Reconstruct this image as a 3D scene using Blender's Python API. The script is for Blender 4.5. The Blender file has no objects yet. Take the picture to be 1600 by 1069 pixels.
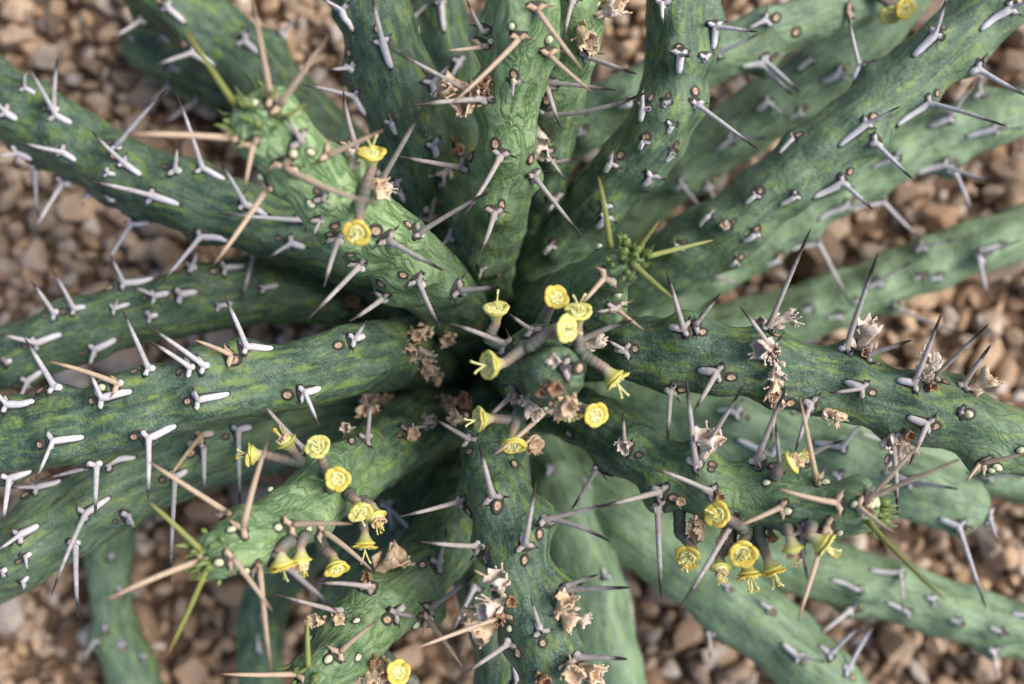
import bpy, math, random
import numpy as np
from mathutils import Vector, Matrix, noise
from mathutils.bvhtree import BVHTree

random.seed(7)
RNG = np.random.default_rng(7)
scene = bpy.context.scene
COL = scene.collection

# ------------------------------------------------------------------ camera
H = 0.34                      # camera height above the gravel (m)
LENS = 38.0
THALF = 18.0 / LENS
cam = bpy.data.cameras.new('camera')
cam.lens = LENS
cam.sensor_width = 36.0
cam.clip_start = 0.01
cam.clip_end = 60.0
cam.dof.use_dof = True
cam.dof.focus_distance = H - 0.121
cam.dof.aperture_fstop = 8.5
cam_o = bpy.data.objects.new('camera', cam)
cam_o.location = (0, 0, H)
COL.objects.link(cam_o)
scene.camera = cam_o

# ------------------------------------------------------------------ light
SUN_EL, SUN_AZ = math.radians(50), math.radians(14)      # azimuth measured from +X towards +Y
w = bpy.data.worlds.new('World'); scene.world = w; w.use_nodes = True
nt = w.node_tree
bg = nt.nodes['Background']
sky = nt.nodes.new('ShaderNodeTexSky')
sky.sky_type = 'NISHITA'; sky.sun_disc = False
sky.sun_elevation = SUN_EL
sky.sun_rotation = math.radians(90) - SUN_AZ
sky.dust_density = 3.0; sky.ozone_density = 0.6; sky.air_density = 0.8
nt.links.new(sky.outputs[0], bg.inputs[0])
bg.inputs[1].default_value = 0.085
sun = bpy.data.lights.new('sun', 'SUN')
sun.energy = 1.5; sun.angle = math.radians(34); sun.color = (1.0, 0.95, 0.87)
sun_o = bpy.data.objects.new('sun', sun); COL.objects.link(sun_o)
sd = Vector((math.cos(SUN_EL)*math.cos(SUN_AZ), math.cos(SUN_EL)*math.sin(SUN_AZ), math.sin(SUN_EL)))
sun_o.rotation_euler = sd.to_track_quat('Z', 'Y').to_euler()
sun_o.location = sd*3
vs = scene.view_settings
vs.view_transform = 'Standard'; vs.look = 'None'; vs.exposure = 1.33; vs.gamma = 1.0
vs.use_curve_mapping = False

# ------------------------------------------------------------------ helpers
def P(x, y, zmm):
    """photo pixel at a height of zmm millimetres -> world point"""
    d = H - zmm*0.001
    return Vector(((x-800)/800*THALF*d, -(y-534.5)/800*THALF*d, zmm*0.001))
def PXS(zmm):                                # metres per photo pixel at that height
    return THALF*(H-zmm*0.001)/800
def raydir(x, y):
    return Vector(((x-800)/800*THALF, -(y-534.5)/800*THALF, -1.0)).normalized()
CAMP = Vector((0, 0, H))

class MB:
    """collects geometry with a material slot and point attributes"""
    def __init__(s): s.v=[]; s.f=[]; s.m=[]; s.a=[]
    def add(s, v, f, mi=0, a=None):
        o=len(s.v); s.v += [tuple(p) for p in v]
        s.f += [tuple(i+o for i in q) for q in f]; s.m += [mi]*len(f)
        s.a += list(a) if a is not None else [0.0]*len(v)
    def build(s, name, mats, parent=None, origin=None, smooth=True, attr='tip'):
        me = bpy.data.meshes.new(name)
        o = Vector(origin) if origin is not None else Vector((0,0,0))
        me.from_pydata([(p[0]-o.x, p[1]-o.y, p[2]-o.z) for p in s.v], [], s.f)
        for m in (mats if isinstance(mats, (list,tuple)) else [mats]): me.materials.append(m)
        me.polygons.foreach_set('material_index', s.m)
        me.polygons.foreach_set('use_smooth', [smooth]*len(s.f))
        at = me.attributes.new(attr, 'FLOAT', 'POINT'); at.data.foreach_set('value', s.a)
        me.update()
        ob = bpy.data.objects.new(name, me); COL.objects.link(ob)
        ob.location = o
        if parent: adopt(ob, parent)
        return ob
def adopt(ob, parent):
    ob.parent = parent
    ob.matrix_parent_inverse = world_of(parent).inverted()
def world_of(o):
    m = o.matrix_basis
    if o.parent: m = world_of(o.parent) @ o.matrix_parent_inverse @ m
    return m
def obj(name, me, parent, mat):
    ob = bpy.data.objects.new(name, me); COL.objects.link(ob)
    ob.matrix_basis = mat
    if parent: adopt(ob, parent)
    return ob

def tube(path, radii, sides=8, up=None, squash=1.0, cap=True):
    n=len(path); V=[]; F=[]
    t0=(path[1]-path[0]).normalized()
    ref = up if up is not None else (Vector((0,0,1)) if abs(t0.z)<.9 else Vector((1,0,0)))
    prev=None
    for i in range(n):
        t=(path[min(i+1,n-1)]-path[max(i-1,0)])
        if t.length<1e-9: t=t0
        t=t.normalized()
        if up is not None or prev is None:
            b = ref - t*ref.dot(t)
            if b.length<1e-4: b = t.orthogonal()
        else:
            b = prev - t*prev.dot(t)
            if b.length<1e-6: b=t.orthogonal()
        b.normalize(); prev=b
        u=t.cross(b)
        for k in range(sides):
            a=2*math.pi*k/sides
            V.append(path[i]+u*(math.cos(a)*radii[i])+b*(math.sin(a)*radii[i]*squash))
    for i in range(n-1):
        for k in range(sides):
            k2=(k+1)%sides
            F.append((i*sides+k, i*sides+k2, (i+1)*sides+k2, (i+1)*sides+k))
    if cap:
        F.append(tuple(range(sides))[::-1]); F.append(tuple((n-1)*sides+k for k in range(sides)))
    return V,F

def catmull(pts, per):
    """pts: list of equal-length tuples -> dense numpy array"""
    p=np.array(pts,float); p=np.vstack([2*p[0]-p[1],p,2*p[-1]-p[-2]])
    out=[]
    for i in range(1,len(p)-2):
        t=np.linspace(0,1,per,endpoint=False)[:,None]
        a,b,c,d=p[i-1],p[i],p[i+1],p[i+2]
        out.append(.5*((2*b)+(-a+c)*t+(2*a-5*b+4*c-d)*t*t+(-a+3*b-3*c+d)*t**3))
    out.append(p[-2][None,:])
    return np.vstack(out)

# ------------------------------------------------------------------ materials
def newmat(name):
    m=bpy.data.materials.new(name); m.use_nodes=True
    nt=m.node_tree; b=nt.nodes['Principled BSDF']
    return m,nt,b
def N(nt,t,**k):
    n=nt.nodes.new(t)
    for a,v in k.items(): setattr(n,a,v)
    return n
def ramp(nt, fac, stops):
    r=N(nt,'ShaderNodeValToRGB'); e=r.color_ramp.elements
    while len(e)<len(stops): e.new(0.5)
    for q,(p,c) in zip(e,stops): q.position=p; q.color=(*c,1) if len(c)==3 else c
    nt.links.new(fac,r.inputs[0]); return r.outputs[0]
def mix(nt, fac, a, b, mode='MIX'):
    m=N(nt,'ShaderNodeMix',data_type='RGBA',blend_type=mode)
    for s,v in ((m.inputs[0],fac),(m.inputs[6],a),(m.inputs[7],b)):
        if isinstance(v,(int,float)): s.default_value=v
        elif isinstance(v,tuple): s.default_value=(*v,1)
        else: nt.links.new(v,s)
    return m.outputs[2]
def math_(nt, op, a, b=0.0, c=None):
    m=N(nt,'ShaderNodeMath',operation=op)
    for i,v in enumerate((a,b,c)):
        if v is None: continue
        if isinstance(v,(int,float)): m.inputs[i].default_value=v
        else: nt.links.new(v,m.inputs[i])
    return m.outputs[0]
def attr(nt,name):
    return N(nt,'ShaderNodeAttribute',attribute_name=name)
def noise_(nt, vec, scale, detail=3, rough=.55, dist=0.0):
    n=N(nt,'ShaderNodeTexNoise'); n.inputs['Scale'].default_value=scale
    n.inputs['Detail'].default_value=detail; n.inputs['Roughness'].default_value=rough
    n.inputs['Distortion'].default_value=dist
    if vec is not None: nt.links.new(vec,n.inputs['Vector'])
    return n
def bump(nt,b,h,strength,dist):
    n=N(nt,'ShaderNodeBump'); n.inputs['Strength'].default_value=strength
    n.inputs['Distance'].default_value=dist; nt.links.new(h,n.inputs['Height'])
    nt.links.new(n.outputs[0],b.inputs['Normal'])

def stem_material():
    m,nt,b=newmat('stem_skin')
    comb=N(nt,'ShaderNodeCombineXYZ')
    nt.links.new(attr(nt,'su').outputs['Fac'],comb.inputs[0])
    nt.links.new(attr(nt,'sv').outputs['Fac'],comb.inputs[1])
    nt.links.new(attr(nt,'seed').outputs['Fac'],comb.inputs[2])
    mp=N(nt,'ShaderNodeMapping'); mp.inputs['Scale'].default_value=(0.085,0.30,1.0)
    nt.links.new(comb.outputs[0],mp.inputs[0])
    co=N(nt,'ShaderNodeTexCoord').outputs['Object']
    young=attr(nt,'young').outputs['Fac']; halo=attr(nt,'halo').outputs['Fac']; pale=attr(nt,'pale').outputs['Fac']
    broad=noise_(nt,mp.outputs[0],1.3,4,.6,.5)
    c=ramp(nt,broad.outputs[0],[(.30,(.016,.040,.026)),(.46,(.040,.084,.050)),(.66,(.105,.168,.100))])
    # pale waxy bloom in fine grain
    fine=noise_(nt,co,2200,4,.7)
    blo=noise_(nt,co,260,3,.6)
    bl=math_(nt,'MULTIPLY',ramp(nt,fine.outputs[0],[(.45,(0,0,0)),(.72,(1,1,1))]),ramp(nt,blo.outputs[0],[(.40,(.06,.06,.06)),(.66,(.75,.75,.75))]))
    c=mix(nt,bl,c,(.30,.37,.31))
    # yellow green streaks running along the stem
    mp2=N(nt,'ShaderNodeMapping'); mp2.inputs['Scale'].default_value=(0.12,0.34,1.0); mp2.inputs['Location'].default_value=(5.1,2.2,3.3)
    nt.links.new(comb.outputs[0],mp2.inputs[0])
    st=noise_(nt,mp2.outputs[0],1.6,2,.5,.3)
    sf=ramp(nt,st.outputs[0],[(.50,(0,0,0)),(.70,(.78,.78,.78))])
    c=mix(nt,sf,c,(.19,.27,.06))
    mot=noise_(nt,co,620,4,.7)
    c=mix(nt,math_(nt,'MULTIPLY',ramp(nt,mot.outputs[0],[(.50,(0,0,0)),(.66,(1,1,1))]),.5),c,(.024,.052,.034))
    # young growth
    mp3=N(nt,'ShaderNodeMapping'); mp3.inputs['Scale'].default_value=(0.125,0.20,1); mp3.inputs['Rotation'].default_value=(0,0,.6); nt.links.new(comb.outputs[0],mp3.inputs[0])
    cr=noise_(nt,mp3.outputs[0],1.0,2,.5,1.2)
    crease=math_(nt,'ABSOLUTE',math_(nt,'SUBTRACT',cr.outputs[0],.5))
    wrf=ramp(nt,crease,[(.0,(0,0,0)),(.05,(.45,.45,.45)),(.16,(1,1,1))])
    yv=noise_(nt,mp.outputs[0],2.2,3,.6)
    yc=ramp(nt,yv.outputs[0],[(.3,(.24,.37,.155)),(.7,(.38,.50,.28))])
    yc=mix(nt,wrf,(.115,.21,.075),yc)
    c=mix(nt,young,c,yc)
    c=mix(nt,math_(nt,'MULTIPLY',pale,ramp(nt,broad.outputs[0],[(.3,(.35,.35,.35)),(.65,(1,1,1))])),c,(.29,.41,.25))  # lightens the skin, mostly right-hand stems: bright hazy light put into the colour
    # orange / brown corky freckles
    fk=noise_(nt,co,900,2,.5)
    fb=noise_(nt,co,90,2,.5)
    ff=math_(nt,'MULTIPLY',ramp(nt,fk.outputs[0],[(.68,(0,0,0)),(.74,(1,1,1))]),ramp(nt,fb.outputs[0],[(.55,(0,0,0)),(.66,(.7,.7,.7))]))
    c=mix(nt,ff,c,(.16,.11,.04))
    # dark pigment round the spine shields and scars
    c=mix(nt,ramp(nt,halo,[(.15,(0,0,0)),(.8,(.85,.85,.85))]),c,(.016,.04,.034))
    nt.links.new(c,b.inputs['Base Color'])
    b.inputs['Roughness'].default_value=.52
    b.inputs['Specular IOR Level'].default_value=.35
    hsum=math_(nt,'ADD',math_(nt,'MULTIPLY',fine.outputs[0],.25),math_(nt,'ADD',math_(nt,'MULTIPLY',noise_(nt,co,520,3,.6).outputs[0],.8),math_(nt,'MULTIPLY',wrf,math_(nt,'ADD',math_(nt,'MULTIPLY',young,.55),.08))))
    bump(nt,b,hsum,.8,.0009)
    return m
def spine_material(name, low, high, tip, span=(.70,.93), grain=.35):
    m,nt,b=newmat(name)
    co=N(nt,'ShaderNodeTexCoord').outputs['Object']
    n1=noise_(nt,co,900,4,.65); n2=noise_(nt,co,160,2,.5)
    c=mix(nt,n2.outputs[0],low,high)
    c=mix(nt,math_(nt,'MULTIPLY',ramp(nt,n1.outputs[0],[(.48,(0,0,0)),(.70,(1,1,1))]),grain),c,tuple(v*.35 for v in low))
    t=attr(nt,'tip').outputs['Fac']
    c=mix(nt,math_(nt,'MINIMUM',math_(nt,'MAXIMUM',math_(nt,'MULTIPLY',t,-1.6),0.0),.6),c,(.78,.75,.80))
    tt=math_(nt,'ADD',t,math_(nt,'MULTIPLY',math_(nt,'SUBTRACT',n1.outputs[0],.5),.22))
    c=mix(nt,ramp(nt,tt,[(span[0],(0,0,0)),(span[1],(1,1,1))]),c,tip)
    nt.links.new(c,b.inputs['Base Color']); b.inputs['Roughness'].default_value=.6
    bump(nt,b,n1.outputs[0],.4,.0003)
    return m
def simple(name, a, bcol, scale=400, rough=.6, sss=0.0, trans=0.0, bstr=.3, bd=.0003):
    m,nt,b=newmat(name)
    co=N(nt,'ShaderNodeTexCoord').outputs['Object']
    n=noise_(nt,co,scale,4,.6)
    c=ramp(nt,n.outputs[0],[(.32,a),(.68,bcol)])
    nt.links.new(c,b.inputs['Base Color']); b.inputs['Roughness'].default_value=rough
    if sss:
        b.inputs['Subsurface Weight'].default_value=sss; b.inputs['Subsurface Radius'].default_value=(1,.8,.3); b.inputs['Subsurface Scale'].default_value=.0008
    bump(nt,b,n.outputs[0],bstr,bd)
    return m
M={}
M['stem']=stem_material()
M['taupe']=spine_material('spine_taupe',(.24,.205,.185),(.44,.405,.39),(.022,.016,.014),(.60,.80))
M['old']=spine_material('spine_grey',(.36,.335,.335),(.62,.60,.64),(.030,.022,.020),(.60,.84))
M['tan']=spine_material('spine_tan',(.36,.255,.17),(.52,.41,.30),(.13,.06,.035),(.72,1.05),.25)
M['green']=spine_material('spine_green',(.17,.19,.045),(.25,.27,.075),(.22,.12,.05),(.8,1.1),.2)
M['rim']=simple('shield_rim',(.020,.022,.016),(.045,.040,.030),900,.75)
M['scar']=simple('scar_tan',(.28,.17,.10),(.50,.36,.25),1200,.7)
M['scardark']=simple('scar_brown',(.10,.065,.045),(.26,.18,.13),1200,.75)
M['budpale']=simple('bud_pale',(.42,.45,.26),(.60,.60,.42),900,.5,.1)
M['budgreen']=simple('bud_green',(.075,.115,.022),(.21,.27,.085),2.2,.5,0,0,.2,.0002)
M['petal']=simple('petal_yellow',(.52,.37,.035),(.66,.53,.11),420,.5,.15)
M['petal_pale']=simple('petal_lemon',(.50,.45,.09),(.63,.59,.20),420,.5,.15)
M['stamen']=simple('stamen_pale',(.62,.60,.20),(.78,.76,.40),900,.5,.15)
M['pollen']=simple('pollen_gold',(.60,.40,.03),(.72,.55,.10),1500,.7)
M['dry']=simple('dry_paper',(.33,.20,.11),(.80,.64,.46),4.5,.85,0,0,.6,.0005)
M['drywhite']=simple('dry_paper_pale',(.36,.27,.20),(.74,.66,.57),4.5,.85,0,0,.6,.0005)
M['drybrown']=simple('dry_husk',(.12,.06,.03),(.45,.28,.16),4.5,.85,0,0,.6,.0005)
M['drypetal']=simple('dry_petal',(.36,.20,.09),(.66,.47,.30),500,.85,0,0,.6,.0004)
def stalk_material():
    m,nt,b=newmat('stalk'); t=attr(nt,'tip').outputs['Fac']
    co=N(nt,'ShaderNodeTexCoord').outputs['Object']; n=noise_(nt,co,500,4,.6)
    tt=math_(nt,'ADD',t,math_(nt,'MULTIPLY',math_(nt,'SUBTRACT',n.outputs[0],.5),.35))
    c=ramp(nt,tt,[(.0,(.06,.10,.065)),(.32,(.13,.13,.11)),(.5,(.24,.17,.13)),(.72,(.36,.26,.19)),(.88,(.42,.40,.22)),(1.0,(.56,.54,.12))])
    c=mix(nt,math_(nt,'MULTIPLY',ramp(nt,n.outputs[0],[(.5,(0,0,0)),(.7,(1,1,1))]),.35),c,(.09,.065,.05))
    nt.links.new(c,b.inputs['Base Color']); b.inputs['Roughness'].default_value=.6
    bump(nt,b,n.outputs[0],.3,.0003); return m
M['stalk']=stalk_material()
def stone_material():
    m,nt,b=newmat('stone'); t=attr(nt,'tone')
    co=N(nt,'ShaderNodeTexCoord').outputs['Object']
    n=noise_(nt,co,260,5,.65); n2=noise_(nt,co,70,2,.5)
    c=ramp(nt,t.outputs['Fac'],[(.0,(.14,.085,.050)),(.18,(.42,.265,.155)),(.38,(.50,.365,.25)),(.55,(.27,.205,.16)),(.72,(.58,.40,.25)),(.88,(.62,.54,.47)),(1.0,(.19,.165,.15))])
    c=mix(nt,math_(nt,'MULTIPLY',ramp(nt,n.outputs[0],[(.4,(0,0,0)),(.7,(1,1,1))]),.5),c,(.15,.09,.055))
    c=mix(nt,math_(nt,'MULTIPLY',ramp(nt,n2.outputs[0],[(.45,(0,0,0)),(.7,(1,1,1))]),.28),c,(.50,.42,.34))
    nt.links.new(c,b.inputs['Base Color']); b.inputs['Roughness'].default_value=.85
    bump(nt,b,n.outputs[0],.6,.0008); return m
M['stone']=stone_material()
def ground_material():
    m,nt,b=newmat('soil')
    co=N(nt,'ShaderNodeTexCoord').outputs['Object']
    v=N(nt,'ShaderNodeTexVoronoi'); v.inputs['Scale'].default_value=110; nt.links.new(co,v.inputs['Vector'])
    n=noise_(nt,co,300,5,.7)
    c=mix(nt,v.outputs['Color'],(.13,.075,.045),(.30,.20,.13))
    c=mix(nt,n.outputs[0],c,(.10,.065,.04))
    nt.links.new(c,b.inputs['Base Color']); b.inputs['Roughness'].default_value=.95
    bump(nt,b,math_(nt,'SUBTRACT',n.outputs[0],v.outputs['Distance']),.9,.003); return m
M['soil']=ground_material()

# ------------------------------------------------------------------ the plant: stems
# (photo x, photo y, height mm, half width px) from the root to the tip; young = share of the stem that is new growth; pale = sunlit haze painted into the skin
STEMS = {
 'S1': dict(p=[(690,540,20,46),(620,440,52,50),(520,385,70,52),(400,345,79,52),(300,312,80,51),(200,268,76,50),(110,215,70,50),(20,165,64,54),(-60,110,58,54),(-160,40,50,48)]),
 'S2': dict(p=[(748,575,30,46),(712,488,78,52),(655,425,106,55),(590,367,122,56),(530,310,134,54),(475,255,143,50),(430,210,150,44),(405,186,154,34)],young=.42,ys=.85,tip=True),
 'S3': dict(p=[(640,330,10,42),(540,240,24,46),(460,165,34,50),(400,110,40,54),(330,50,44,56),(260,-10,46,56),(180,-80,48,52)]),
 'S3b':dict(p=[(480,210,8,32),(400,150,11,38),(330,120,14,40),(270,92,18,40),(225,75,20,36)],tip=True,pale=.1),
 'S4': dict(p=[(725,520,15,44),(702,380,50,52),(668,280,75,57),(635,180,88,57),(608,90,92,55),(585,10,95,53),(565,-80,97,50)]),
 'S4b':dict(p=[(740,480,15,40),(735,330,35,45),(722,200,50,46),(697,90,58,46),(680,0,62,44),(668,-80,65,42)]),
 'S5': dict(p=[(765,560,15,38),(752,430,70,48),(768,360,90,48),(784,280,106,46),(792,210,116,45),(803,140,124,46),(812,70,130,48),(818,0,136,52),(825,-90,142,52)],young=.46,ys=.75),
 'S6': dict(p=[(790,500,20,36),(832,330,68,42),(853,240,90,42),(873,150,106,42),(890,70,116,42),(903,0,122,42),(912,-80,126,40)],young=.3,ys=.65),
 'S7': dict(p=[(790,545,12,40),(835,430,50,50),(885,365,70,48),(940,305,84,47),(1000,240,94,48),(1038,185,99,44),(1057,110,102,48),(1063,30,106,50),(1066,-70,110,50)],pale=.12),
 'S8': dict(p=[(800,480,10,30),(850,270,38,36),(920,190,56,42),(1000,143,64,43),(1100,95,68,42),(1200,52,70,38),(1310,18,70,36),(1385,-14,70,30)],tip=True,pale=.55),
 'S8b':dict(p=[(860,420,8,40),(980,330,24,44),(1060,262,34,46),(1150,205,41,46),(1230,150,45,46),(1310,95,47,46),(1390,20,48,44),(1440,-60,48,40)],pale=.45),
 'S9': dict(p=[(820,560,10,40),(930,470,42,48),(1020,425,60,50),(1110,372,74,52),(1200,306,83,51),(1290,235,88,50),(1380,158,90,49),(1470,78,92,49),(1560,0,92,49),(1650,-75,92,48)],pale=.25),
 'S10':dict(p=[(850,570,10,40),(990,480,24,48),(1100,420,33,50),(1200,352,40,48),(1300,287,45,46),(1400,240,48,44),(1500,204,50,42),(1600,172,52,42),(1720,135,52,40)],pale=.6),
 'S11':dict(p=[(860,590,6,35),(1000,540,14,40),(1130,520,20,43),(1250,490,26,42),(1350,452,30,40),(1450,412,32,40),(1550,378,34,40),(1680,335,34,38)],pale=.7),
 'S12':dict(p=[(800,590,30,42),(880,555,75,50),(950,545,98,53),(1030,548,110,53),(1110,560,115,52),(1200,572,117,51),(1300,597,117,51),(1400,630,117,51),(1500,658,116,50),(1600,692,114,50),(1700,722,112,48)],young=.2,ys=.35),
 'S13':dict(p=[(790,615,30,42),(880,640,80,46),(950,672,102,46),(1020,716,114,46),(1100,758,121,44),(1180,778,126,43),(1260,792,130,40),(1320,798,133,34),(1350,799,134,26)],tip=True,young=.3,ys=.3),
 'S14':dict(p=[(820,620,14,40),(950,620,38,48),(1080,648,50,54),(1200,685,57,56),(1320,725,62,56),(1430,760,66,53),(1500,783,68,44)],tip=True,pale=.6),
 'S14b':dict(p=[(930,610,12,40),(1060,640,20,44),(1200,655,26,45),(1400,705,34,45),(1500,728,36,42),(1600,748,38,40),(1720,780,38,40)],pale=.7),
 'S15':dict(p=[(800,650,10,36),(890,765,28,44),(1000,815,38,46),(1120,850,43,46),(1250,880,46,46),(1380,920,47,46),(1500,958,47,43),(1600,985,47,40),(1720,1010,46,40)],pale=.65),
 'S16':dict(p=[(800,660,10,40),(880,740,30,48),(960,800,46,56),(1070,885,52,52),(1160,950,54,52),(1235,1013,55,52),(1310,1090,56,50),(1370,1170,56,50)],pale=.55),
 'S17':dict(p=[(785,600,35,42),(772,660,80,50),(775,720,104,52),(785,785,116,52),(803,850,122,51),(825,915,124,50),(846,985,124,50),(862,1060,123,48),(880,1160,120,48)]),
 'S18':dict(p=[(800,650,15,40),(870,760,44,48),(905,850,51,48),(935,950,54,46),(960,1060,55,46),(985,1160,55,44)],pale=.6),
 'S19':dict(p=[(740,700,15,40),(740,850,58,44),(770,950,80,46),(785,1040,88,46),(790,1140,90,46)],pale=.2),
 'S20':dict(p=[(745,700,25,42),(715,800,68,50),(672,872,90,51),(616,932,104,50),(562,988,114,48),(520,1033,122,42),(498,1056,125,34)],tip=True,young=.3,ys=.5),
 'S21':dict(p=[(735,625,25,44),(670,650,65,52),(600,702,92,55),(530,752,112,52),(460,800,126,49),(400,835,136,45),(360,856,141,38),(335,868,144,28)],tip=True,young=.36,ys=.6),
 'S22':dict(p=[(705,600,20,46),(655,558,70,54),(590,556,98,54),(500,578,110,54),(400,600,116,54),(300,622,118,54),(200,648,118,54),(100,672,117,55),(0,690,115,56),(-110,715,112,54)]),
 'S23':dict(p=[(700,580,12,44),(620,500,30,50),(530,460,48,54),(430,455,60,54),(330,470,68,50),(230,488,72,50),(130,518,74,50),(30,552,74,48),(-90,595,72,46)]),
 'S24':dict(p=[(700,615,15,44),(600,620,45,50),(500,645,65,52),(400,675,80,52),(300,715,88,52),(200,755,92,52),(110,808,94,55),(30,862,94,54),(-60,920,92,52)],pale=.2),
 'S25':dict(p=[(500,690,5,28),(300,740,11,34),(195,795,18,36),(172,860,20,37),(172,935,20,33),(187,1000,18,36),(207,1060,16,42),(225,1140,14,38)],pale=.3),
 'S26':dict(p=[(640,760,8,30),(500,850,18,34),(425,920,26,36),(408,1000,28,36),(406,1100,28,36)],pale=.05),
 'S27':dict(p=[(800,590,15,46),(818,588,75,56),(845,583,112,58),(858,582,134,52),(864,584,141,40)],tip=True),
 'S28':dict(p=[(730,660,15,44),(690,720,38,50),(640,790,50,54),(590,860,55,50),(550,930,57,46),(520,1000,57,44)]),
 'S29':dict(p=[(790,565,15,40),(838,495,70,44),(885,468,105,44),(930,442,124,41),(960,421,134,34),(975,410,138,26)],tip=True,young=.3,ys=.3),
}
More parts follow.
